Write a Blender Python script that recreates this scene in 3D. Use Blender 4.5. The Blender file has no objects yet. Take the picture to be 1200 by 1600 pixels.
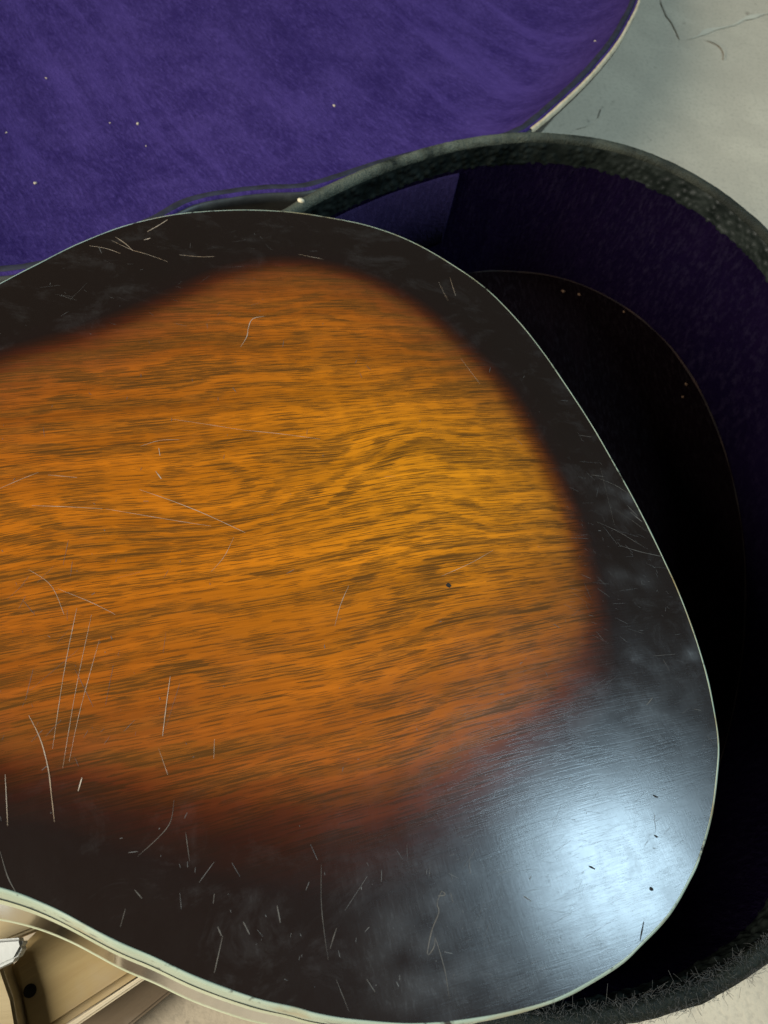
import bpy, bmesh, math, random
import numpy as np
from mathutils import Vector, Matrix, noise

random.seed(7)
rng = np.random.default_rng(11)
S = bpy.context.scene
C = S.collection

# ------------------------------------------------------------------ camera
F, W0, H0 = 1200.0, 1200.0, 1600.0            # focal length and size of the picture, in its pixels
PLUMB = (380.0, 1450.0)                        # where a plumb line from the lens meets the picture
CAM_Z = 0.425
def _frame(n):
    d = np.array([n[0] - W0/2, -(n[1] - H0/2), -F]); d /= np.linalg.norm(d)
    up = -d
    r = np.array([1., 0, 0]) - up*up[0]; r /= np.linalg.norm(r)
    return np.stack([r, np.cross(up, r), up])
RW = _frame(PLUMB)                             # camera vector -> world vector
CAM = np.array([0., 0., CAM_Z])
cam = bpy.data.cameras.new('camera'); camo = bpy.data.objects.new('camera', cam); C.objects.link(camo)
m = Matrix.Identity(4)
for i in range(3):
    for j in range(3): m[i][j] = RW[i][j]
    m[i][3] = CAM[i]
camo.matrix_world = m
cam.sensor_fit = 'AUTO'; cam.sensor_width = 36.0; cam.lens = F/H0*36.0
cam.clip_start = 0.01; cam.clip_end = 200.0
cam.dof.use_dof = True; cam.dof.focus_distance = 0.285; cam.dof.aperture_fstop = 22.0
S.camera = camo

def ray(u, v):
    return RW @ np.array([u - W0/2, -(v - H0/2), -F])
def spot(u, v, p0, n):                          # point of a real plane seen in direction (u, v)
    d = ray(u, v); return CAM + d*(np.dot(p0 - CAM, n)/np.dot(d, n))
def spot_z(u, v, z):
    return spot(u, v, np.array([0, 0, z]), np.array([0, 0, 1.]))

# ------------------------------------------------------------------ world and lamps
w = bpy.data.worlds.new('World'); S.world = w; w.use_nodes = True
bg = w.node_tree.nodes['Background']
bg.inputs['Color'].default_value = (1.0, 0.96, 0.88, 1); bg.inputs['Strength'].default_value = 0.05
def area(name, loc, target, sx, sy, power, col):
    l = bpy.data.lights.new(name, 'AREA'); l.shape = 'RECTANGLE'; l.size = sx; l.size_y = sy
    l.energy = power; l.color = col
    o = bpy.data.objects.new(name, l); C.objects.link(o)
    o.location = loc
    o.rotation_euler = (Vector(target) - Vector(loc)).to_track_quat('-Z', 'Y').to_euler()
    return o
area('ceiling_lamp', (-1.62, -0.62, 1.20), (0.1, 0.25, 0.1), 1.2, 1.2, 84, (1.0, 0.95, 0.84))
area('window_light', (1.36, 0.34, 1.66), (0.116, 0.014, 0.17), 0.42, 0.54, 29, (0.58, 0.83, 1.0))
S.view_settings.view_transform = 'Standard'; S.view_settings.look = 'None'
S.view_settings.exposure = 0.0; S.view_settings.gamma = 1.0
S.render.resolution_x = 768; S.render.resolution_y = 1024

# ------------------------------------------------------------------ helpers
def link(name, verts, faces, mat, parent=None, smooth=True, attrs=None):
    me = bpy.data.meshes.new(name); me.from_pydata([tuple(map(float, v)) for v in verts], [], [tuple(map(int, f)) for f in faces])
    me.materials.append(mat)
    if smooth: me.polygons.foreach_set('use_smooth', [True]*len(me.polygons))
    for k, a in (attrs or {}).items():
        at = me.attributes.new(k, 'FLOAT', 'POINT'); at.data.foreach_set('value', np.asarray(a, dtype=np.float32))
    me.update()
    o = bpy.data.objects.new(name, me); C.objects.link(o)
    if parent: o.parent = parent
    return o
def tag(o, label=None, cat=None, group=None, kind=None):
    for k, v in (('label', label), ('category', cat), ('group', group), ('kind', kind)):
        if v: o[k] = v
    return o
def spline(pts, n, closed=True):                # even Catmull-Rom through the points
    P = np.asarray(pts, float); N = len(P); out = []
    segs = range(N) if closed else range(N-1)
    for i in segs:
        g = (lambda k: P[k % N]) if closed else (lambda k: P[min(max(k, 0), N-1)])
        a, b, c, d = g(i-1), g(i), g(i+1), g(i+2)
        for t in np.linspace(0, 1, 24, endpoint=False):
            out.append(.5*(2*b + (c-a)*t + (2*a-5*b+4*c-d)*t*t + (3*b-a-3*c+d)*t**3))
    if not closed: out.append(P[-1])
    out = np.array(out)
    q = np.vstack([out, out[:1]]) if closed else out
    L = np.r_[0, np.cumsum(np.linalg.norm(np.diff(q, axis=0), axis=1))]
    s = np.linspace(0, L[-1], n, endpoint=not closed)
    return np.stack([np.interp(s, L, q[:, k]) for k in range(P.shape[1])], 1)
def ccw(p):
    x, y = p[:, 0], p[:, 1]
    return p if np.sum(x*np.roll(y, -1) - np.roll(x, -1)*y) > 0 else p[::-1]
def normals2(p):                                # outward normals of a closed ccw outline
    t = np.roll(p, -2, 0) - np.roll(p, 2, 0); t /= np.linalg.norm(t, axis=1)[:, None]
    return np.stack([t[:, 1], -t[:, 0]], 1)
def sweep(p, prof, wob=None):                   # profile of (outward offset, z) swept round a closed outline
    n = normals2(p); N = len(p); V = []; Fc = []
    for k, (o, z) in enumerate(prof):
        q = p + n*o
        if wob is not None: q = q + n*wob[k][:, None]
        V += [(a, b, z) for a, b in q]
    for k in range(len(prof)-1):
        for i in range(N):
            j = (i+1) % N
            Fc.append((k*N+i, k*N+j, (k+1)*N+j, (k+1)*N+i))
    return V, Fc
def flip(Fc): return [f[::-1] for f in Fc]

class Mat:
    def __init__(s, name):
        s.m = bpy.data.materials.new(name); s.m.use_nodes = True
        s.t = s.m.node_tree; s.b = s.t.nodes['Principled BSDF']
    def n(s, typ, **kw):
        nd = s.t.nodes.new(typ)
        for k, v in kw.items():
            if hasattr(nd, k) and k not in nd.inputs: setattr(nd, k, v)
            else: nd.inputs[k].default_value = v
        return nd
    def l(s, a, b): s.t.links.new(a, b)
    def coords(s, scale=(1, 1, 1), src=None):
        mp = s.n('ShaderNodeMapping'); mp.inputs['Scale'].default_value = scale
        s.l(src or s.n('ShaderNodeTexCoord').outputs['Object'], mp.inputs['Vector']); return mp.outputs[0]
    def noise(s, vec, scale, detail=4, rough=.55, dist=0):
        nd = s.n('ShaderNodeTexNoise'); nd.inputs['Scale'].default_value = scale; nd.inputs['Detail'].default_value = detail
        nd.inputs['Roughness'].default_value = rough; nd.inputs['Distortion'].default_value = dist
        s.l(vec, nd.inputs['Vector']); return nd.outputs['Fac']
    def ramp(s, fac, stops, interp='LINEAR'):
        r = s.n('ShaderNodeValToRGB'); e = r.color_ramp.elements; r.color_ramp.interpolation = interp
        while len(e) < len(stops): e.new(.5)
        for x, (p, c) in zip(e, stops):
            x.position = p; x.color = (c, c, c, 1) if not hasattr(c, '__len__') else (*c, 1)
        s.l(fac, r.inputs[0]); return r.outputs[0]
    def mix(s, fac, a, b, blend='MIX'):
        x = s.n('ShaderNodeMix'); x.data_type = 'RGBA'; x.blend_type = blend
        for v, i in ((fac, 0), (a, 6), (b, 7)):
            if hasattr(v, 'is_linked'): s.l(v, x.inputs[i])
            else: x.inputs[i].default_value = v if i == 0 else (*v, 1)
        return x.outputs[2]
    def math(s, op, a, b=0.0, clamp=False):
        x = s.n('ShaderNodeMath'); x.operation = op; x.use_clamp = clamp
        for v, i in ((a, 0), (b, 1)):
            if hasattr(v, 'is_linked'): s.l(v, x.inputs[i])
            else: x.inputs[i].default_value = v
        return x.outputs[0]
    def attr(s, name):
        a = s.n('ShaderNodeAttribute'); a.attribute_name = name; return a.outputs['Fac']
    def bump(s, h, strength, dist):
        b = s.n('ShaderNodeBump'); b.inputs['Strength'].default_value = strength; b.inputs['Distance'].default_value = dist
        s.l(h, b.inputs['Height']); s.l(b.outputs[0], s.b.inputs['Normal'])
    def set(s, **kw):
        for k, v in kw.items():
            k = k.replace('_', ' ')
            if hasattr(v, 'is_linked'): s.l(v, s.b.inputs[k])
            else: s.b.inputs[k].default_value = v if not isinstance(v, tuple) or len(v) == 4 else (*v, 1)
        return s

# ------------------------------------------------------------------ materials
def felt(name, base, worn, sheen=.25, spec=.1):
    M = Mat(name); v = M.coords()
    big = M.noise(v, 24, 7, .7); fine = M.noise(v, 420, 3, .7)
    streak = M.noise(M.coords((520, 130, 130)), 1.0, 4, .65)
    c = M.mix(M.ramp(big, [(.34, 0), (.68, 1)]), base, worn)
    c = M.mix(M.ramp(fine, [(.3, .55), (.7, 0)]), c, tuple(x*.45 for x in base))
    c = M.mix(M.ramp(streak, [(.48, 0), (.75, .5)]), c, tuple(min(1, x*1.5+.01) for x in worn))
    brush = M.noise(M.coords((34, 6, 6)), 1.0, 5, .6, .5)
    c = M.mix(M.ramp(brush, [(.52, 0), (.68, .55)]), c, tuple(x*1.15 for x in worn))
    c = M.mix(M.ramp(brush, [(.30, .5), (.44, 0)]), c, tuple(x*.7 for x in base))
    M.set(Base_Color=c, Roughness=.95, Sheen_Weight=sheen, Sheen_Roughness=.5, Specular_IOR_Level=spec)
    M.set(Sheen_Tint=(base[0]*2, base[1]*2, base[2]*2, 1))
    M.bump(M.math('ADD', fine, streak), .55, .0012); return M.m
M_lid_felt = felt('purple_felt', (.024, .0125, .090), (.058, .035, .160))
M_case_felt = felt('shaded_purple_felt', (.0048, .0026, .013), (.0062, .0030, .014), .0, 0.0)  # purple lining painted near black for the shade inside the case
M_floor_felt = felt('shaded_maroon_felt', (.0045, .0024, .0034), (.006, .003, .004), .0, 0.0)  # shade on the case floor is put into this colour too

M_lit_felt = felt('lit_purple_felt', (.018, .011, .046), (.025, .015, .056), .05)  # lighter copy of the wall felt, with the light painted in
def leather():
    M = Mat('pebbled_leatherette'); v = M.coords()
    n = M.noise(v, 60, 5); f = M.noise(v, 900, 3)
    c = M.mix(M.ramp(n, [(.35, 0), (.7, 1)]), (.005, .0072, .006), (.018, .023, .019))
    M.set(Base_Color=c, Roughness=M.ramp(n, [(.3, .4), (.7, .6)]), Specular_IOR_Level=.28)
    M.bump(f, .3, .0006); return M.m
M_leather = leather()
def lip():
    M = Mat('worn_rim_binding'); v = M.coords()
    n = M.noise(v, 45, 6, .65); f = M.noise(v, 700, 4)
    c = M.mix(M.math('MULTIPLY', M.ramp(n, [(.30, 0), (.58, 1)]), M.attr('wear')), (.008, .010, .0085), (.105, .112, .083))
    M.set(Base_Color=c, Roughness=.55); M.bump(M.math('ADD', f, M.math('MULTIPLY', M.noise(v, 190, 4, .7), 1.6)), .9, .0009); M.set(Specular_IOR_Level=.10); return M.m
M_lip = lip()
def plain(name, col, col2, scale, rough, spec=.5, bs=.2, bd=.0005, bscale=500):
    M = Mat(name); v = M.coords()
    c = M.mix(M.ramp(M.noise(v, scale, 6, .6), [(.38, 0), (.64, 1)]), col, col2)
    M.set(Base_Color=c, Roughness=rough, Specular_IOR_Level=spec)
    M.bump(M.noise(v, bscale, 4), bs, bd); return M.m
M_shell = plain('black_case_covering', (.012, .013, .013), (.03, .032, .03), 90, .5)
M_piping = plain('navy_piping', (.006, .006, .013), (.016, .017, .034), 120, .8)
M_core = plain('cream_plywood_edge', (.62, .50, .33), (.45, .36, .22), 150, .75)
M_seam = plain('worn_seam', (.006, .003, .003), (.026, .011, .007), 70, .9)
M_lint = plain('lint', (.55, .48, .36), (.40, .30, .20), 900, .9)
M_crumb = plain('brown_crumb', (.16, .09, .045), (.10, .05, .03), 900, .9)
M_fibre = plain('grey_fibre', (.03, .031, .031), (.085, .085, .08), 300, .9)
M_rivet = plain('cream_rivet', (.66, .60, .42), (.5, .42, .28), 800, .5)
M_scratch = plain('scratched_lacquer', (.38, .26, .16), (.52, .42, .32), 130, .6)
M_scratch_pale = plain('scuffed_lacquer', (.085, .08, .075), (.17, .16, .145), 160, .55)
M_scratch_dim = plain('dull_scratch', (.075, .06, .047), (.14, .12, .095), 130, .6)
M_hole = plain('dark_pit', (.008, .006, .005), (.012, .01, .008), 200, .9)

def binding():
    M = Mat('aged_celluloid'); v = M.coords()
    n = M.noise(v, 38, 6, .65)
    c = M.mix(M.ramp(n, [(.35, 0), (.6, 1)]), (.30, .365, .275), (.37, .42, .32))
    c = M.mix(M.ramp(M.noise(v, 24, 4, .6), [(.54, 0), (.66, 1)]), c, (.30, .22, .10))
    c = M.mix(M.ramp(M.noise(v, 110, 4, .7), [(.58, 0), (.66, 1)]), c, (.05, .045, .035))
    M.set(Base_Color=c, Roughness=.35); M.bump(n, .15, .0005); return M.m
M_binding = binding()
M_line = plain('dark_purfling', (.02, .05, .05), (.04, .08, .075), 100, .4)
M_line_pale = plain('pale_purfling', (.42, .46, .31), (.50, .53, .38), 60, .4)
def side():
    M = Mat('lacquered_dark_side'); v = M.coords()
    n = M.noise(M.coords((8, 8, 90)), 6, 5)
    M.set(Base_Color=M.mix(n, (.03, .022, .016), (.07, .05, .035)), Roughness=.16, Specular_IOR_Level=.8,
          Coat_Weight=1.0, Coat_Roughness=.08, Coat_IOR=1.7)
    M.bump(M.noise(v, 25, 3), .05, .002); return M.m
M_side = side()

def sunburst():
    M = Mat('sunburst_lacquered_wood')
    gx, gy, gp = M.attr('grain_x'), M.attr('grain_y'), M.attr('ring')
    cb = M.n('ShaderNodeCombineXYZ'); M.l(gx, cb.inputs[0]); M.l(gy, cb.inputs[1]); V = cb.outputs[0]
    def nz(sx, sy, detail=4, rough=.6, dist=0, off=0):
        mp = M.n('ShaderNodeMapping'); mp.inputs['Scale'].default_value = (sx, sy, 1); mp.inputs['Location'].default_value = (off, off*1.7, off)
        M.l(V, mp.inputs['Vector']); return M.noise(mp.outputs[0], 1.0, detail, rough, dist)
    burst = M.attr('burst'); deep = M.attr('deep')
    # growth bands: ring phase, roughened by streaky noise
    ph = M.math('ADD', gp, M.math('MULTIPLY', M.math('SUBTRACT', nz(24, 560, 5, .75), .5), 1.15))
    sn = M.math('SINE', M.math('MULTIPLY', ph, 6.2832))
    band = M.ramp(M.math('ADD', M.math('MULTIPLY', sn, .5), .5), [(.42, 0), (.72, 1)])
    band = M.math('MULTIPLY', band, M.math('MAXIMUM', M.attr('knot'), M.ramp(nz(14, 60, 3, .5, 0, 3.3), [(.36, .25), (.56, 1)])))
    # open pores: short dark dashes along the grain, denser in the bands
    def dashes(sx, sy, off, dens, lo_, hi_):
        mp = M.n('ShaderNodeMapping'); mp.inputs['Scale'].default_value = (sx, sy, 1); mp.inputs['Location'].default_value = (off, off*2.3, 0)
        M.l(V, mp.inputs['Vector'])
        jt = M.n('ShaderNodeTexNoise', noise_dimensions='2D'); jt.inputs['Scale'].default_value = 1.3; jt.inputs['Detail'].default_value = 2
        M.l(mp.outputs[0], jt.inputs['Vector'])
        av = M.n('ShaderNodeVectorMath', operation='ADD'); sc_ = M.n('ShaderNodeVectorMath', operation='SCALE'); sc_.inputs['Scale'].default_value = .9
        M.l(jt.outputs['Color'], sc_.inputs[0]); M.l(mp.outputs[0], av.inputs[0]); M.l(sc_.outputs[0], av.inputs[1])
        vo = M.n('ShaderNodeTexVoronoi', voronoi_dimensions='2D'); vo.inputs['Scale'].default_value = 1.0
        M.l(av.outputs[0], vo.inputs['Vector'])
        sx_ = M.n('ShaderNodeSeparateColor'); M.l(vo.outputs['Color'], sx_.inputs[0])
        on = M.math('MULTIPLY', M.math('SUBTRACT', dens, sx_.outputs[0]), 6.0, True)
        r = M.math('ADD', M.math('MULTIPLY', sx_.outputs[1], .22), .26)
        d = M.math('MULTIPLY', M.math('SUBTRACT', r, vo.outputs['Distance']), 13.0, True)
        return M.math('MULTIPLY', on, d)
    patch = M.ramp(nz(12, 55, 3, .55, 0, 6.1), [(.36, 0), (.66, 1)])
    dn = M.math('ADD', M.math('MULTIPLY', band, .47), M.math('ADD', M.math('MULTIPLY', patch, .18), .36))
    d1 = dashes(64, 1800, 0.0, dn, 0, 1); d2 = dashes(115, 2500, 3.7, M.math('ADD', dn, .10), 0, 1); d3 = dashes(32, 1250, 8.1, M.math('SUBTRACT', dn, .30), 0, 1)
    pores = M.math('MAXIMUM', M.math('MULTIPLY', d1, .85), M.math('MAXIMUM', M.math('MULTIPLY', d2, .65), d3))
    pore = M.math('MULTIPLY', pores, .82)
    amber = M.mix(M.attr('gold'), M.ramp(deep, [(0, (.150, .038, .011)), (.40, (.37, .092, .006)), (1, (.53, .145, .005))]), (.86, .30, .008))
    tone = M.mix(1.0, M.ramp(nz(9, 70, 4, .55, 0, 5.0), [(.3, .70), (.7, 1.12)]), M.ramp(nz(13, 620, 4, .7, 0, 1.4), [(.3, .70), (.68, 1.16)]), 'MULTIPLY')
    amber = M.mix(1.0, amber, tone, 'MULTIPLY')
    fig = M.mix(M.math('MULTIPLY', band, .34), amber, (.17, .070, .008))
    wood = M.mix(pore, fig, (.070, .030, .006))
    # sprayed finish: black at the rim, red brown halo, clear amber in the middle
    spray = M.ramp(burst, [(0, (.030, .028, .030)), (.30, (.030, .014, .010)), (.52, (.17, .085, .06)), (.76, (.48, .37, .34)), (1, (1, 1, 1))])
    opq = M.ramp(burst, [(.0, .90), (.30, .74), (.55, .28), (.80, .0)])
    col = M.mix(1.0, wood, spray, 'MULTIPLY')
    col = M.mix(opq, col, M.ramp(burst, [(0, (.0115, .0066, .0046)), (.35, (.015, .008, .006)), (.6, (.042, .017, .009))]))
    # handling haze: fine dull rubs on the dark lacquer
    rub = M.ramp(nz(42, 60, 6, .72, .6, 9.0), [(.52, 0), (.74, 1)])
    fine = M.ramp(nz(900, 220, 3, .8, 0, 4.0), [(.5, 0), (.8, 1)])
    rub = M.math('ADD', rub, M.attr('rub'))
    haze = M.math('MULTIPLY', M.math('MULTIPLY', rub, M.math('ADD', M.math('MULTIPLY', fine, .6), .4)), M.math('SUBTRACT', 1.0, M.math('MULTIPLY', burst, .85)))
    col = M.mix(M.math('MULTIPLY', haze, .10), col, (.35, .34, .33))
    rgh = M.math('ADD', M.ramp(nz(60, 45, 5, .65, 0, 1.0), [(.3, .225), (.7, .295)]), M.math('MULTIPLY', haze, .12))
    M.set(Base_Color=col, Roughness=rgh, Specular_IOR_Level=.5, Coat_Weight=.25, Coat_Roughness=M.math('SUBTRACT', rgh, .06), Coat_IOR=1.45)
    h = M.math('ADD', M.math('MULTIPLY', pores, -.25), M.math('MULTIPLY', nz(1400, 160, 2, .7, 0, 6), .35))
    M.bump(h, .10, .0004)
    return M.m
M_burst = sunburst()

def concrete():
    M = Mat('stained_concrete'); v = M.coords()
    a = M.noise(v, 7, 6, .6, .4); b = M.noise(v, 17, 7, .65); f = M.noise(v, 300, 3, .6)
    c = M.mix(M.ramp(a, [(.35, 0), (.65, 1)]), (.475, .405, .30), (.53, .455, .335))
    c = M.mix(M.ramp(b, [(.42, .45), (.60, 0)]), c, (.41, .35, .26))
    c = M.mix(M.ramp(M.noise(v, 6.5, 5, .6, 1.0), [(.56, 0), (.72, .5)]), c, (.57, .50, .375))
    c = M.mix(M.ramp(M.noise(v, 42, 4, .6), [(.66, 0), (.74, .6)]), c, (.16, .13, .09))
    c = M.mix(M.ramp(M.noise(v, 150, 3, .6), [(.66, 0), (.72, .6)]), c, (.24, .21, .16))
    c = M.mix(M.ramp(f, [(.35, .35), (.5, 0)]), c, (.30, .26, .2))
    M.set(Base_Color=c, Roughness=M.ramp(b, [(.3, .75), (.7, .9)]), Specular_IOR_Level=.25); M.bump(M.math('ADD', b, M.math('MULTIPLY', f, .4)), .25, .003)
    return M.m
M_floor = concrete()
M_crack = plain('floor_stain', (.42, .365, .27), (.47, .405, .30), 60, .9)
M_pale_mark = plain('floor_pale_mark', (.47, .43, .33), (.52, .475, .36), 60, .9)
def pine(name, a, b):
    M = Mat(name); v = M.coords((4, 42, 42))
    n = M.noise(v, 1.5, 5, .6, .5); f = M.noise(M.coords((30, 900, 900)), 1, 3)
    big = M.noise(M.coords(), 14, 5, .6)
    c = M.mix(M.ramp(n, [(.35, 0), (.65, 1)]), a, b)
    c = M.mix(M.ramp(big, [(.55, 0), (.75, .5)]), c, (.40, .36, .29))
    M.set(Base_Color=c, Roughness=.7); M.bump(M.math('ADD', n, f), .3, .0006); return M.m
M_pine = pine('weathered_pine', (.46, .34, .15), (.36, .25, .10))
M_pine_pale = pine('pale_pine', (.50, .41, .24), (.38, .29, .15))
M_pine_dark = pine('dusty_brown_board', (.20, .145, .085), (.15, .105, .06))
M_lit_edge = pine('lit_pine', (.66, .58, .42), (.55, .46, .30))  # pale colour stands for light on the plank edge
M_white = plain('white_paint', (.74, .76, .74), (.62, .65, .63), 20, .5)

# ------------------------------------------------------------------ floor
s = 14.0; g = 60
vs = [(x, y, 0) for x in np.linspace(-s, s, g) for y in np.linspace(-s, s, g)]
fs = [(i*g+j, (i+1)*g+j, (i+1)*g+j+1, i*g+j+1) for i in range(g-1) for j in range(g-1)]
def floor_line(pts, wd, seed):
    P = spline([spot_z(u, v, .0015)[:2] for u, v in pts], 60, closed=False); V = []
    for i, p in enumerate(P):
        t = P[min(i+1, 59)]-P[max(i-1, 0)]; t /= np.linalg.norm(t); nn = np.array([-t[1], t[0]])
        ww = wd*max(.1, .6+noise.noise(Vector((p[0]*60, p[1]*60, seed))))*min(1, i/8+.1, (59-i)/8+.1); p = p + nn*noise.noise(Vector((p[0]*25, p[1]*25, seed+3)))*.006
        V += [(*(p-nn*ww), .0012), (*(p+nn*ww), .0012)]
    return V, [(2*i, 2*i+2, 2*i+3, 2*i+1) for i in range(59)]
floor = tag(link('floor', vs, fs, M_floor, smooth=False), kind='structure')

for pts, wd, mt in (([(1032,-10),(1045,25),(1066,62)], .0022, M_crack), ([(1068,64),(1120,45),(1190,22),(1260,5)], .0028, M_pale_mark), 
                    ([(900,200),(930,185),(945,165)], .002, M_crack), ([(1100,62),(1125,72),(1128,92)], .004, M_crack)):
    o = link('floor_scuff', *floor_line(pts, wd, random.random()*9), mt, floor); o['kind'] = 'stuff'
# ------------------------------------------------------------------ guitar
dG = np.array([260 - W0/2, -(1720 - H0/2), -F]); dG /= np.linalg.norm(dG)
nG = -(RW @ dG)                                 # normal of the guitar's back: it lies tilted, near edge up on the case rim
pG = spot_z(370, 327, 0.132)
OUT = [(0,441),(60,410),(125,378),(200,350),(280,333),(370,327),(450,330),(520,340),(580,353),(640,375),(700,408),(760,450),(810,500),(850,550),(890,608),(930,670),(970,740),(1000,795),(1030,855),(1060,920),(1085,985),(1105,1050),(1118,1110),(1125,1160),(1123,1210),(1115,1270),(1096,1340),(1077,1382),(1047,1432),(1008,1474),(970,1509),(893,1555),(828,1579),(740,1597),(650,1605),(554,1599),(496,1590),(460,1580),(400,1566),(312,1535),(237,1500),(172,1472),(77,1422),(0,1393),
       (-80,1378),(-170,1385),(-280,1410),(-390,1425),(-480,1405),(-560,1330),(-600,1220),(-590,1080),(-540,930),(-470,800),(-390,690),(-300,610),(-210,555),(-110,500)]
o3 = spot(600, 930, pG, nG)
e_r = np.array([1., 0, 0]) - nG*nG[0]; e_r /= np.linalg.norm(e_r); e_u = np.cross(nG, e_r)
AX = math.radians(16.5)
eX = e_r*math.cos(AX) + e_u*math.sin(AX); eY = np.cross(nG, eX)
def loc(p): q = np.asarray(p) - o3; return np.array([q @ eX, q @ eY])
def glob(x, y, z=0): return o3 + eX*x + eY*y + nG*z
outl = ccw(spline([loc(spot(u, v, pG, nG)) for u, v in OUT], 720))
nrm = normals2(outl)
TOPW = 0.0009
inner = outl - nrm*TOPW
cen = np.array([0.0, 0.0])
ang = np.arctan2(outl[:, 1], outl[:, 0]); rad = np.hypot(inner[:, 0], inner[:, 1])
_o = np.argsort(ang); A_s = np.r_[ang[_o]-2*math.pi, ang[_o], ang[_o]+2*math.pi]; R_s = np.tile(rad[_o], 3)
DOME = 0.009
def dome_t(t): return DOME*(1 - np.clip(t, 0, 1)**2)
def dome(x, y):
    return dome_t(np.hypot(x, y)/np.interp(np.arctan2(y, x), A_s, R_s))
def on_back(u, v, lift=0.0):                    # local point of the arched back seen in direction (u, v)
    z = 0.006
    for _ in range(6):
        q = loc(spot(u, v, pG + nG*z, nG)); z = float(dome(q[0], q[1])) + lift
    return np.array([q[0], q[1], z])

guitar = bpy.data.objects.new('acoustic_guitar', None); C.objects.link(guitar)
mm = Matrix.Identity(4)
for i in range(3):
    mm[i][0], mm[i][1], mm[i][2], mm[i][3] = eX[i], eY[i], nG[i], o3[i]
guitar.matrix_world = mm
tag(guitar, 'sunburst acoustic guitar lying face down across the open case, scratched wooden back up', 'guitar')

# back: concentric rings, arched
R_N, S_N = 130, 720
ts = np.linspace(0, 1, R_N+1)[1:]
P2 = np.vstack([[[0, 0]]] + [inner*t for t in ts])
Tt = np.r_[0, np.repeat(ts, S_N)]
Z = dome_t(Tt)
fs = [(0, 1+i, 1+(i+1) % S_N) for i in range(S_N)]
for k in range(R_N-1):
    a = 1 + k*S_N; b = a + S_N
    fs += [(a+i, b+i, b+(i+1) % S_N, a+(i+1) % S_N) for i in range(S_N)]
BUR = [(-330,700),(-200,640),(-100,600),(0,552),(140,510),(255,462),(350,420),(450,404),(560,424),(655,472),(735,540),(800,610),(852,700),(895,790),(925,880),(945,970),(938,1060),(890,1140),(800,1240),(690,1305),(560,1340),(420,1332),(300,1312),(180,1282),(80,1256),(0,1246),(-120,1190),(-260,1180),(-380,1120),(-430,960),(-400,800)]
bp = ccw(spline([on_back(u, v)[:2] for u, v in BUR], 500))
def signed(P, poly):
    d = np.empty(len(P)); 
    q = np.roll(poly, -1, 0)
    ins = np.zeros(len(P), bool)
    for s0 in range(0, len(P), 4000):
        p = P[s0:s0+4000]
        d[s0:s0+4000] = np.sqrt(((p[:, None]-poly[None])**2).sum(2).min(1))
        x, y = p[:, 0:1], p[:, 1:2]
        c = ((poly[None, :, 1] > y) != (q[None, :, 1] > y)) & (x < (q[None, :, 0]-poly[None, :, 0])*(y-poly[None, :, 1])/(q[None, :, 1]-poly[None, :, 1]+1e-12)+poly[None, :, 0])
        ins[s0:s0+4000] = c.sum(1) % 2 == 1
    return np.where(ins, d, -d)
sd = signed(P2, bp)
x, y = P2[:, 0], P2[:, 1]
soft = 0.016 + 0.050*np.clip((-y - 0.03)/0.10, 0, 1)*np.clip((0.22 - x)/0.12, 0.25, 1)
tt = np.clip((sd + soft)/(2*soft), 0, 1); burst = tt*tt*(3-2*tt)
deep = np.clip(sd/0.085, 0, 1)
def gauss(x, y, c, sx, sy): return np.exp(-((x-c[0])/sx)**2 - ((y-c[1])/sy)**2)
K1 = on_back(290, 790)[:2]; K2 = on_back(540, 705)[:2]; K3 = on_back(780, 880)[:2]; K4 = on_back(640, 690)[:2]; K5 = on_back(330, 760)[:2]; K6 = on_back(130, 830)[:2]
lowf = np.array([noise.noise(Vector((a*9, b*16, 2.0))) for a, b in P2])
lowf2 = np.array([noise.noise(Vector((a*22, b*40, 8.0))) for a, b in P2])
lowf3 = np.array([noise.noise(Vector((a*45, b*95, 5.0))) for a, b in P2])
warp = 0.0024*lowf + 0.0006*lowf2 + 0.003*gauss(x, y, K1, .050, .022) - 0.0025*gauss(x, y, K4, .03, .02) + 0.003*gauss(x, y, K2, .022, .012) - .004*gauss(x, y, K6, .03, .02)
gy = y + warp
ring = y/0.0115 + 1.1*lowf + .85*lowf2 + .38*lowf3 + 2.7*gauss(x, y, K1, .060, .020) + 1.2*gauss(x, y, K5, .022, .012) + 0.9*gauss(x, y, K2, .028, .008) - .9*gauss(x, y, K3, .05, .010) - .8*gauss(x, y, K4, .05, .012)
knot = np.clip(1.5*gauss(x, y, K1, .055, .026), 0, 1)*.6
rubv = np.zeros(len(x))
for u, v, a, b, k in ((985, 795, .014, .006, 2.2), (965, 770, .010, .004, 1.5), (1078, 1024, .004, .003, 2.5), (985, 905, .012, .006, 1.2), (690, 1480, .012, .02, 1.0), (620, 1500, .010, .02, 1.2), (1000, 1100, .03, .02, .8)):
    rubv += k*gauss(x, y, on_back(u, v)[:2], a, b)*np.array([max(0, .6+noise.noise(Vector((p*110, q*160, 4)))) for p, q in P2])
back = link('back', np.c_[P2, Z], fs, M_burst, guitar, attrs={'gold': .80*gauss(x, y, on_back(690, 750)[:2], .065, .050), 'knot': knot, 'rub': rubv, 'burst': burst, 'deep': deep, 'grain_x': x, 'grain_y': gy, 'ring': ring})

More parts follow.
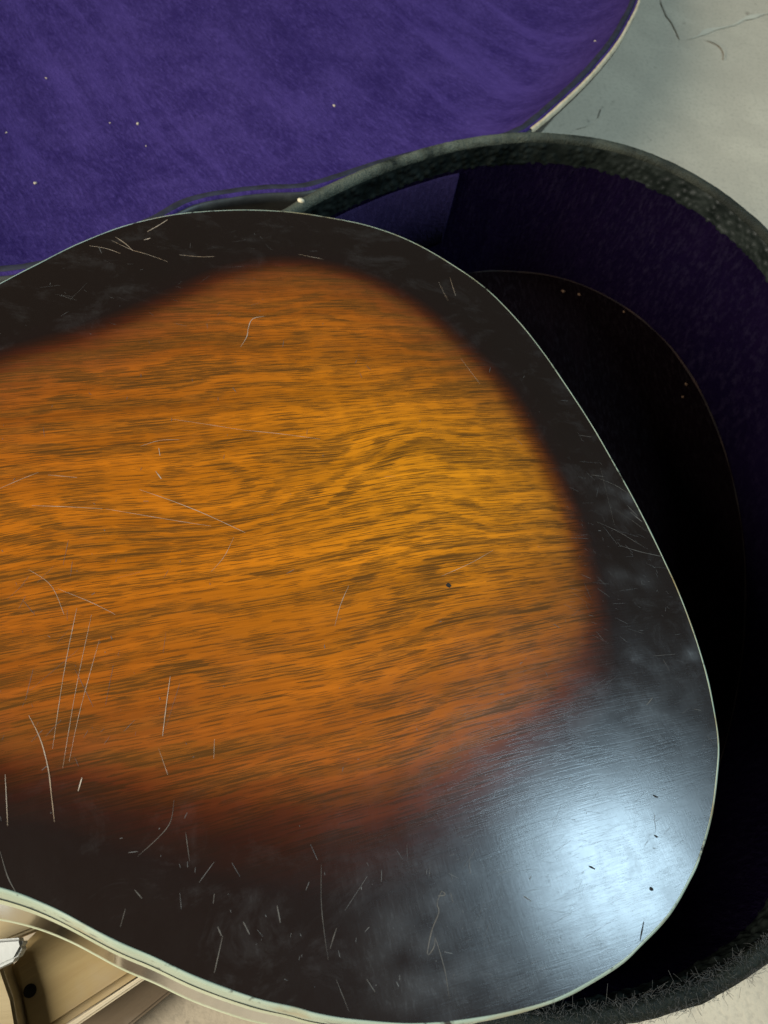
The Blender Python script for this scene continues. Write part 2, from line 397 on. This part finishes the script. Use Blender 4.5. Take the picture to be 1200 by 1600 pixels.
# binding: rounded strip round the edge of the back, purfling lines and sides below it
BH, DEEP = 0.0105, 0.056
wobn = [np.array([noise.noise(Vector((p[0]*90, p[1]*90, k))) for p in outl])*0.00014 for k in range(6)]
V, Fc = sweep(outl, [(-TOPW-.0002, -.0006), (-TOPW, .00012), (-.0006, .0001), (-.0002, -.0002), (0, -.0008), (0, -BH)], wobn)
link('binding', V, flip(Fc), M_binding, guitar)
V, Fc = sweep(outl, [(-.0002, -BH), (-.0002, -BH-.0034)]); link('dark_purfling', V, flip(Fc), M_line, guitar)
V, Fc = sweep(outl, [(0, -BH-.0034), (-.0001, -BH-.0115)]); link('pale_purfling', V, flip(Fc), M_line_pale, guitar)
V, Fc = sweep(outl, [(-.0003, -BH-.0115), (-.0004, -DEEP*.6), (-.0004, -DEEP+.003)]); link('side', V, flip(Fc), M_side, guitar)
V, Fc = sweep(outl, [(-.0004, -DEEP+.0024), (-.0002, -DEEP+.0022), (-.0002, -DEEP+.0006), (-.0006, -DEEP)]); link('front_binding', V, flip(Fc), M_line_pale, guitar)
link('front', [(a, b, -DEEP+.0001) for a, b in outl - nrm*.002], [tuple(range(len(outl)))[::-1]], M_side, guitar, smooth=False)

# scratches: thin worn lines in the lacquer of the back
def strips(lines, WS=.42):
    V, Fc = [], []
    for pts, wd in lines:
        wd *= WS
        pts = spline(pts, max(4, 3*len(pts)), closed=False) if len(pts) > 2 else np.linspace(pts[0], pts[1], 5)
        n = len(pts); L = [on_back(u, v, .00006) for u, v in pts]; b = len(V)
        for i, p in enumerate(L):
            t = L[min(i+1, n-1)] - L[max(i-1, 0)]; t = t/(np.linalg.norm(t)+1e-9); nn = np.array([-t[1], t[0], 0])
            ww = wd*(0.35 + 0.65*math.sin(math.pi*(i+.4)/(n)))*random.uniform(.6, 1.15)/2
            V += [p - nn*ww, p + nn*ww]
        Fc += [(b+2*i, b+2*i+2, b+2*i+3, b+2*i+1) for i in range(n-1)]
    return V, Fc
big = [
 ([(218,765),(270,783),(320,803),(383,832)], .00055), ([(415,494),(395,498),(388,512),(386,525),(376,542)], .0007),
 ([(243,736),(252,748)], .0010), ([(248,700),(250,712)], .0006), ([(45,1118),(63,1155),(75,1200),(80,1240),(85,1284)], .0006),
 ([(266,1057),(260,1100),(254,1150)], .0006), ([(272,1250),(266,1285),(246,1310),(215,1338)], .0004),
 ([(120,950),(100,1050),(82,1170)], .0004), ([(143,960),(118,1080),(98,1200)], .0003), ([(155,1000),(125,1110),(108,1190)], .00025),
 ([(90,920),(140,940),(180,960)], .0003), ([(45,890),(80,915),(100,960)], .0003), ([(0,763),(30,750),(60,738)], .0004), ([(75,742),(120,746)], .0005),
 ([(50,790),(110,792),(160,795)], .0005), ([(165,795),(230,806),(290,816),(330,822)], .0003), ([(380,672),(440,678),(500,686)], .0005), ([(270,655),(330,664),(380,672)], .0003),
 ([(220,697),(250,688),(280,687)], .0004), ([(545,915),(532,945),(523,978)], .00035), ([(690,900),(735,880),(770,860)], .0003), ([(365,840),(350,870),(330,893)], .0003),
 ([(180,370),(195,380),(208,392)], .0009), ([(140,384),(165,388),(188,396)], .0007), ([(175,376),(205,390),(232,398),(262,409)], .0005),
 ([(230,362),(248,352),(262,343)], .0010), ([(225,375),(235,372)], .0012), ([(280,398),(310,401),(335,401)], .0006), ([(466,397),(485,401),(505,405)], .0004),
 ([(690,1392),(683,1412),(686,1425),(676,1450),(670,1475),(668,1493),(678,1480),(680,1465)], .0009), ([(690,1392),(696,1398),(684,1400)], .0008),
 ([(680,1465),(688,1490),(696,1520),(702,1560)], .0005), ([(704,1395),(708,1410)], .0006), ([(502,1350),(502,1410),(507,1460),(513,1500)], .0004), ([(526,1450),(520,1468),(516,1482)], .0007),
 ([(525,1530),(535,1555),(545,1580)], .0004), ([(573,1530),(586,1550)], .0006), ([(818,1400),(830,1408)], .0007), ([(433,1415),(438,1442)], .0008), ([(348,1462),(335,1520)], .0006),
 ([(340,1448),(346,1462)], .0009), ([(380,1440),(390,1460)], .0008), ([(335,1396),(333,1412)], .0006), ([(210,1390),(222,1404)], .0006), ([(196,1420),(188,1448)], .0005), ([(290,1300),(296,1345)], .0004),
 ([(0,1330),(12,1370),(28,1400)], .0005), ([(128,1215),(122,1236)], .0009), ([(8,1210),(12,1290)], .0003), ([(335,1155),(334,1185)], .0003), ([(248,1170),(262,1210)], .0003),
 ([(935,747),(965,760),(990,778)], .0004), ([(932,815),(965,830),(990,845),(1012,858)], .0004), ([(968,852),(1000,862),(1037,870)], .0007), ([(960,795),(990,815),(1010,830)], .0003),
 ([(938,730),(960,820)], .0002), ([(985,800),(1003,815)], .0012), ([(925,742),(945,745)], .0005), ([(980,790),(996,806)], .0008), ([(1020,1025),(1055,1022)], .0004), ([(1036,1030),(1046,1048)], .0003), ([(1010,1102),(1020,1090)], .0007),
 ([(1085,1108),(1095,1110)], .0006), ([(1105,1150),(1112,1158)], .0004), ([(1022,1270),(1025,1300)], .0003), ([(905,680),(925,683)], .0006), ([(720,560),(750,600)], .0003), ([(703,434),(712,462)], .0004), ([(685,440),(700,470)], .0003)]
small = []
def inside(u, v):
    p = loc(spot(u, v, pG, nG)); return np.hypot(*p) < .96*np.interp(math.atan2(p[1], p[0]), A_s, R_s)
def scatter(n, box, ang, sp, ln, wd):
    k = 0
    while k < n:
        u, v = random.uniform(box[0], box[2]), random.uniform(box[1], box[3]); a = math.radians(random.gauss(ang, sp)); l = random.expovariate(1/ln)+1.5
        if inside(u, v):
            small.append(([(u, v), (u+l*math.cos(a), v-l*math.sin(a))], wd*random.uniform(.5, 1.3))); k += 1
scatter(130, (0, 330, 1120, 1600), 60, 60, 4, .0005)
scatter(40, (250, 1330, 760, 1590), 95, 22, 11, .0004)
scatter(110, (880, 640, 1110, 1000), -25, 30, 9, .00022)
scatter(260, (700, 1030, 1110, 1560), 22, 22, 13, .00013)
scatter(40, (0, 880, 260, 1200), 75, 25, 22, .00022)
scatter(45, (0, 340, 420, 520), -8, 25, 8, .00025)
darkz = [l for l in big if np.mean([p[1] for p in l[0]]) > 1290 or np.mean([p[0] for p in l[0]]) > 900]
lightz = [l for l in big if l not in darkz]
sc = link('scratches', *strips(lightz), M_scratch, guitar); tag(sc, 'pale brown scratches in the lacquer', kind='stuff')
sc = link('dark_area_scratches', *strips(darkz), M_scratch_dim, guitar); tag(sc, kind='stuff')
sc = link('fine_scratches', *strips(small, .36), M_scratch_pale, guitar); tag(sc, kind='stuff')
pits = [([(698,912),(704,917)], .0024), ([(1015,1388),(1021,1390)], .0016), ([(920,1353),(930,1358)], .0007), ([(1020,1242),(1028,1246)], .0010), ([(1022,1305),(1028,1308)], .0008), ([(1000,1470),(1006,1440)], .0006)]
link('dents', *strips(pits, .8), M_hole, guitar)['kind'] = 'stuff'

# ------------------------------------------------------------------ guitar case
ZR, ZF = 0.125, 0.014
RIM = [(440,324),(480,301),(540,272),(600,248),(660,229),(720,214),(780,206),(830,203),(880,206),(940,214),(1000,230),(1060,255),(1120,289),(1170,327),(1215,370),(1275,450),(1335,570),(1380,720),(1400,900),(1390,1080),(1350,1250),(1290,1390),(1235,1475),(1200,1505),(1142,1543),(1085,1570),(989,1597),(900,1612),(800,1612),(680,1585),(520,1520),(360,1420),(200,1320),(60,1240),(-120,1170),(-330,1130),(-480,1060),(-540,950),(-520,820),(-430,720),(-300,650),(-140,590),(20,520),(150,450),(260,398),(360,356)]
case = bpy.data.objects.new('guitar_case', None); C.objects.link(case)
case.location = (0, 0, 0)
tag(case, 'open black guitar case with purple lining, its dark deep body under the guitar', 'guitar case')
rim = ccw(spline([spot_z(u, v, ZR)[:2] for u, v in RIM], 420))
rimd = ccw(spline([spot_z(u, v, ZR)[:2] for u, v in RIM], 1700))
V, Fc = sweep(rim, [(0, ZR-.009), (.0008, ZR*.5), (0, .003), (-.004, 0.0008)])
Fc = flip(Fc); Fc.append(tuple(range(3*420, 4*420))[::-1]); link('case_body', V, Fc, M_shell, case)
wobl = [np.array([noise.noise(Vector((p[0]*60, p[1]*60, k*.7)))*.0006 + noise.noise(Vector((p[0]*260, p[1]*260, k*.7)))*.0003 for p in rimd]) for k in range(9)]
V, Fc = sweep(rimd, [(.0002, ZR-.010), (.0012, ZR-.008), (.0010, ZR-.003), (-.001, ZR-.0008), (-.0025, ZR), (-.0045, ZR-.0006), (-.0058, ZR-.0022), (-.0064, ZR-.0048), (-.0060, ZR-.006)], wobl)
wl = spot_z(640, 234, ZR); wear = .10 + .90*np.exp(-((np.array(V)[:, :2]-wl[:2])**2).sum(1)/.14**2)
link('rim', V, flip(Fc), M_lip, case, attrs={'wear': wear})
# pebbled leatherette turned in over the top of the wall
rows = np.linspace(ZR-.004, ZR-.0210, 22); prof = []; wb = []
for k, z in enumerate(rows):
    prof.append((-.0068, z)); q = []
    f = min(1, k/3, (21-k)/3)
    for p in rimd:
        d = noise.voronoi(Vector((p[0]*230, p[1]*230, z*230)))[0]
        q.append(-.0012*f*max(0, 1-1.5*d[0]) - .0006*f*noise.noise(Vector((p[0]*70, p[1]*70, z*70))))
    wb.append(np.array(q))
V, Fc = sweep(rimd, prof, wb); link('rim_band', V, flip(Fc), M_leather, case)
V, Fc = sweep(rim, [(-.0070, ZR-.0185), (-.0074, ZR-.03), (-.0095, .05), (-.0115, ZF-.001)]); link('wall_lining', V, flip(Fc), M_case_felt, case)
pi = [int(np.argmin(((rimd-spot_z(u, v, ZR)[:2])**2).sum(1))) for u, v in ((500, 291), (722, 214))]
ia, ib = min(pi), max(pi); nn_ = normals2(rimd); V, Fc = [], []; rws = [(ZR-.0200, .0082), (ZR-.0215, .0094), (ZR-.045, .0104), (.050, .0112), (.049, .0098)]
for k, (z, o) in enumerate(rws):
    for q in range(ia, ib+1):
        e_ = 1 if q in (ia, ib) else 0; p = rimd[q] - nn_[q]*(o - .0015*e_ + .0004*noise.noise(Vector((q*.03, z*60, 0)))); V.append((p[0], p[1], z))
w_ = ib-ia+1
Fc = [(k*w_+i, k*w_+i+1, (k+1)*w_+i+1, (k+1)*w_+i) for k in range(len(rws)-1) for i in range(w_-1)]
link('lit_lining', V, Fc, M_lit_felt, case)['label'] = 'lit part of the purple lining on the far wall, light painted into its colour'  # raised panel added where light falls on the far wall lining
fl = rim - normals2(rim)*.0115
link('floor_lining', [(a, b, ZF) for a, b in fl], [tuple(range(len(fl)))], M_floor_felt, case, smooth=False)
def tube(path, r, sides=6, closed=False):
    V, Fc = [], []; n = len(path)
    rr = r if hasattr(r, '__len__') else [r]*n
    for i in range(n):
        a = path[(i-1) % n] if closed else path[max(i-1, 0)]; b = path[(i+1) % n] if closed else path[min(i+1, n-1)]
        t = Vector(b-a).normalized(); s1 = t.orthogonal().normalized(); s1 = (Vector((0, 0, 1)).cross(t)).normalized() if abs(t.z) < .95 else s1; s2 = t.cross(s1)
        for k in range(sides):
            A = 2*math.pi*k/sides; p = Vector(path[i]) + (s1*math.cos(A) + s2*math.sin(A))*rr[i]; V.append(tuple(p))
    for i in range(n if closed else n-1):
        for k in range(sides):
            j = (i+1) % n
            Fc.append((i*sides+k, j*sides+k, j*sides+(k+1) % sides, i*sides+(k+1) % sides))
    return V, Fc
sp = np.array([(a, b, ZF+.0004) for a, b in rim - normals2(rim)*.0125])
link('floor_seam', *tube(sp, [max(.0001, 0.0004+.0007*noise.noise(Vector(p)*40)) for p in sp], 6, True), M_seam, case)
# loose fibres along the near rim
V, Fc = [], []
nr = normals2(rimd)
cand = [i for i in range(len(rimd)) if rimd[i][1] < .03 and rimd[i][0] > .06]
for _ in range(3400):
    i = random.choice(cand); p = np.array([*(rimd[i] - nr[i]*random.uniform(-.0015, .0075)), ZR - random.uniform(0, .002)])
    d = np.array([random.gauss(0, 1), random.gauss(0, 1), abs(random.gauss(0, .3))]); d /= np.linalg.norm(d); l = random.uniform(.0004, .0016)
    c = np.array([random.gauss(0, 1), random.gauss(0, 1), random.gauss(0, 1)])*l*1.1
    path = np.array([p + d*l*t + c*t*t for t in (0, .2, .4, .6, .8, 1)])
    v_, f_ = tube(path, .00005, 3); b = len(V); V += v_; Fc += [tuple(k+b for k in f) for f in f_]
link('loose_fibres', V, Fc, M_fibre, case)['kind'] = 'stuff'

def pebble(name, at, r, mat, parent=None, flat=.5, sd=0):
    bm = bmesh.new(); bmesh.ops.create_icosphere(bm, subdivisions=2, radius=r)
    rz = random.uniform(0, 6); st = random.uniform(.55, 1)
    for v in bm.verts:
        v.co *= 1 + .45*noise.noise(v.co/r*1.1 + Vector((sd, sd*2, 0)))
        v.co.y *= st; v.co.z *= flat
    bmesh.ops.rotate(bm, verts=bm.verts, cent=(0, 0, 0), matrix=Matrix.Rotation(rz, 3, 'Z'))
    me = bpy.data.meshes.new(name); bm.to_mesh(me); bm.free(); me.materials.append(mat)
    me.polygons.foreach_set('use_smooth', [True]*len(me.polygons))
    o = bpy.data.objects.new(name, me); C.objects.link(o); o.location = at
    if parent: o.parent = parent
    return o
pebble('rivet', spot_z(470, 313, ZR), .0022, M_rivet, case, .6, 3)

# lid: lies open beyond the hinge, sloping down to the floor
hA, hB = spot_z(450, 316, ZR-.018), spot_z(830, 212, ZR-.018)
hd = (hB-hA)/np.linalg.norm(hB-hA); away = np.array([-hd[1], hd[0], 0.]); SL = 0.12
nL = np.array([away[0]*SL, away[1]*SL, 1.0]); nL /= np.linalg.norm(nL)
LID = [(820,209),(848,189),(890,152),(930,112),(965,69),(985,35),(1000,2),(1012,-50),(1010,-110),(980,-165),(900,-205),(760,-230),(560,-240),(340,-235),(120,-215),(-80,-170),(-230,-90),(-320,20),(-360,150),(-330,280),(-240,380),(-100,430),(60,425),(180,380),(250,350),(300,322),(360,309),(420,302),(480,299),(540,282),(600,262),(660,246),(720,232),(780,223)]
lidp = [spot(u, v, hA, nL) for u, v in LID]
lo = np.mean(lidp, axis=0); lx = hd - nL*(hd @ nL); lx /= np.linalg.norm(lx); ly = np.cross(nL, lx)
lid2 = ccw(spline([((p-lo) @ lx, (p-lo) @ ly) for p in lidp], 500))
V, Fc = sweep(lid2, [(-.0016, -.0008), (-.0002, -.001), (0, -.006), (-.010, -.020), (-.034, -.070)])
Fc = flip(Fc); Fc.append(tuple(range(4*500, 5*500))[::-1])
lid = link('lid', V, Fc, M_shell, case)
mL = Matrix.Identity(4)
for i in range(3): mL[i][0], mL[i][1], mL[i][2], mL[i][3] = lx[i], ly[i], nL[i], lo[i]
lid.matrix_world = mL
wv = [np.array([noise.noise(Vector((p[0]*120, p[1]*120, k)))*.0004 for p in lid2]) for k in range(4)]
V, Fc = sweep(lid2, [(.0002, -.0035), (.0002, -.0002), (-.0018, .0002), (-.0019, -.002)], wv)
def hinge_side(i):
    p = lo + lx*lid2[i % 500][0] + ly*lid2[i % 500][1]
    return (p-hA) @ away < .07 and (p-hB) @ hd < .004
Fc = [f for f in Fc if not hinge_side(f[0])]
link('lid_edge', V, flip(Fc), M_core, lid)
wv = [np.array([noise.noise(Vector((p[0]*150, p[1]*150, k)))*.0005 for p in lid2]) for k in range(5)]
V, Fc = sweep(lid2, [(-.0016, -.0010), (-.0022, .0006), (-.0034, .0006), (-.0042, -.0012)], wv)
link('lid_lip_lining', V, flip(Fc), M_lid_felt, lid)
V, Fc = sweep(lid2, [(-.0036, -.0012), (-.0044, .0004), (-.0062, .0008), (-.0084, .0002), (-.0090, -.004)], wv)
link('lid_piping', V, flip(Fc), M_piping, lid)
def lid_dish(t): return .055*(1 - t**4)
ins = lid2 - normals2(lid2)*.0086
lt = np.linspace(0, 1, 61)[1:]
PL = np.vstack([[[0, 0]]] + [ins*t for t in lt]); TL = np.r_[0, np.repeat(lt, 500)]
ZL = -.0015 - lid_dish(TL) + np.array([noise.noise(Vector((p[0]*7, p[1]*7, 1)))*.0022 + noise.noise(Vector((p[0]*30, p[1]*30, 5)))*.0004 for p in PL])*np.clip((1-TL)*12, 0, 1)
fs = [(0, 1+i, 1+(i+1) % 500) for i in range(500)]
for k in range(59):
    a = 1+k*500; b = a+500; fs += [(a+i, b+i, b+(i+1) % 500, a+(i+1) % 500) for i in range(500)]
link('lid_lining', np.c_[PL, ZL], fs, M_lid_felt, lid)

la = np.arctan2(ins[:, 1], ins[:, 0]); lr = np.hypot(ins[:, 0], ins[:, 1]); q_ = np.argsort(la)
la3 = np.r_[la[q_]-2*math.pi, la[q_], la[q_]+2*math.pi]; lr3 = np.tile(lr[q_], 3)
def on_lid(u, v):
    z = -.03
    for _ in range(8):
        p = spot(u, v, lo + nL*z, nL); d = p - lo; a, b = d @ lx, d @ ly
        z = -.0015 - lid_dish(min(1, math.hypot(a, b)/np.interp(math.atan2(b, a), la3, lr3))) + noise.noise(Vector((a*7, b*7, 1)))*.0022 + .0004
    return p

# ------------------------------------------------------------------ flecks of lint and crumbs lying on the linings
for k, (u, v, r, lb) in enumerate([
    (522,165,.0011,'bright pale lint fleck at the middle of the purple lid lining, nearest the case rim'),
    (215,193,.0010,'pale lint fleck on the purple lid lining straight above the scratched guitar edge'),
    (55,286,.0010,'pale lint fleck low on the left of the purple lid lining, nearest the guitar'),
    (10,207,.0007,'pale lint fleck at the very left end of the purple lid lining'),
    (172,192,.0006,'faint tiny fleck just left of a brighter lint fleck on the purple lid lining'),
    (72,122,.0008,'faint brownish fleck high up on the left of the purple lid lining'),
    (228,228,.0006,'faint tiny fleck just below a brighter lint fleck on the purple lid lining'),
    (930,64,.0008,'small white lint fleck beside the dark piping at the right end of the lid lining')]):
    p = on_lid(u, v)
    tag(pebble('lint_fleck', p, r*1.15, M_lint, None, .5, k), lb, 'lint', 'lint flecks on the lid lining')
for k, (u, v, z, r, lb) in enumerate([
    (1105,592,ZF,.0024,'brown crumb on the dark case floor beside the curved seam, at the right'),
    (1072,600,ZF,.0013,'small crumb just left of a larger brown crumb on the case floor'),
    (880,455,ZF,.0016,'brown crumb on the case floor at the seam top, left of its twin'),
    (905,460,ZF,.0014,'brown crumb on the case floor at the seam top, right of its twin'),
    (1186,1078,ZF,.0024,'brown crumb at the far right of the case floor, level with the guitar tail'),
    (1067,620,ZF,.0012,'small crumb just below and left of a larger brown crumb on the case floor'),
    (975,487,ZF,.0014,'lone brown crumb on the case floor halfway along the curved seam')]):
    p = spot_z(u, v, z + .0008)
    tag(pebble('crumb', p, r, M_crumb, None, .5, 20+k), lb, 'crumb', 'crumbs on the case floor')

# ------------------------------------------------------------------ wooden pallet and white board below the guitar
pallet = bpy.data.objects.new('wooden_pallet', None); C.objects.link(pallet)
tag(pallet, 'weathered pine pallet of rough boards on the floor below the guitar waist', 'pallet')
def board(name, pix, ztop, th, mat, parent=None, bev=.0012):
    pts = [spot_z(u, v, ztop) for u, v in pix]
    c = np.mean(pts, axis=0)
    d = pts[1]-pts[0]; a = math.atan2(d[1], d[0])
    bm = bmesh.new(); R = Matrix.Rotation(-a, 3, 'Z')
    top = [bm.verts.new(R @ Vector((*(p-c)[:2], 0))) for p in pts]
    bot = [bm.verts.new(v.co - Vector((0, 0, th))) for v in top]
    n = len(top)
    bm.faces.new(top); bm.faces.new(bot[::-1])
    for i in range(n): bm.faces.new((top[i], bot[i], bot[(i+1) % n], top[(i+1) % n]))
    bmesh.ops.recalc_face_normals(bm, faces=bm.faces)
    bmesh.ops.bevel(bm, geom=list(bm.edges), offset=bev, segments=2, affect='EDGES')
    me = bpy.data.meshes.new(name); bm.to_mesh(me); bm.free(); me.materials.append(mat)
    o = bpy.data.objects.new(name, me); C.objects.link(o); o.location = c; o.rotation_euler = (0, 0, a)
    if parent: o.parent = parent
    return o
board('plank', [(40,1640),(240,1508),(330,1400),(120,1390),(12,1498),(24,1560)], .034, .018, M_pine, pallet, .0032)
board('plank', [(-120,1660),(34,1640),(20,1560),(-4,1490),(-120,1540)], .046, .020, M_pine_pale, pallet)
board('plank', [(2,1474),(60,1450),(110,1400),(-60,1390),(-60,1440)], .042, .014, M_pine_pale, pallet)
board('stringer', [(60,1720),(330,1500),(310,1470),(20,1660)], .015, .014, M_pine_dark, pallet)
board('lit_plank_edge', [(34,1648),(236,1514),(246,1517),(46,1654)], .0362, .006, M_lit_edge, pallet, .0008)  # strip added to draw the bright, lit edge of the plank
ho = spot_z(47, 1548, .0342)
bm = bmesh.new(); bmesh.ops.create_cone(bm, cap_ends=True, segments=20, radius1=.0024, radius2=.0026, depth=.0006)
me = bpy.data.meshes.new('screw_hole'); bm.to_mesh(me); bm.free(); me.materials.append(M_hole)
o = bpy.data.objects.new('screw_hole', me); C.objects.link(o); o.location = ho; o.parent = pallet
wb_ = board('white_board', [(-60,1540),(24,1500),(36,1478),(33,1465),(-10,1468),(-60,1480)], .057, .010, M_white)
tag(wb_, 'white painted board end lying on the pallet at the lower left', 'board')
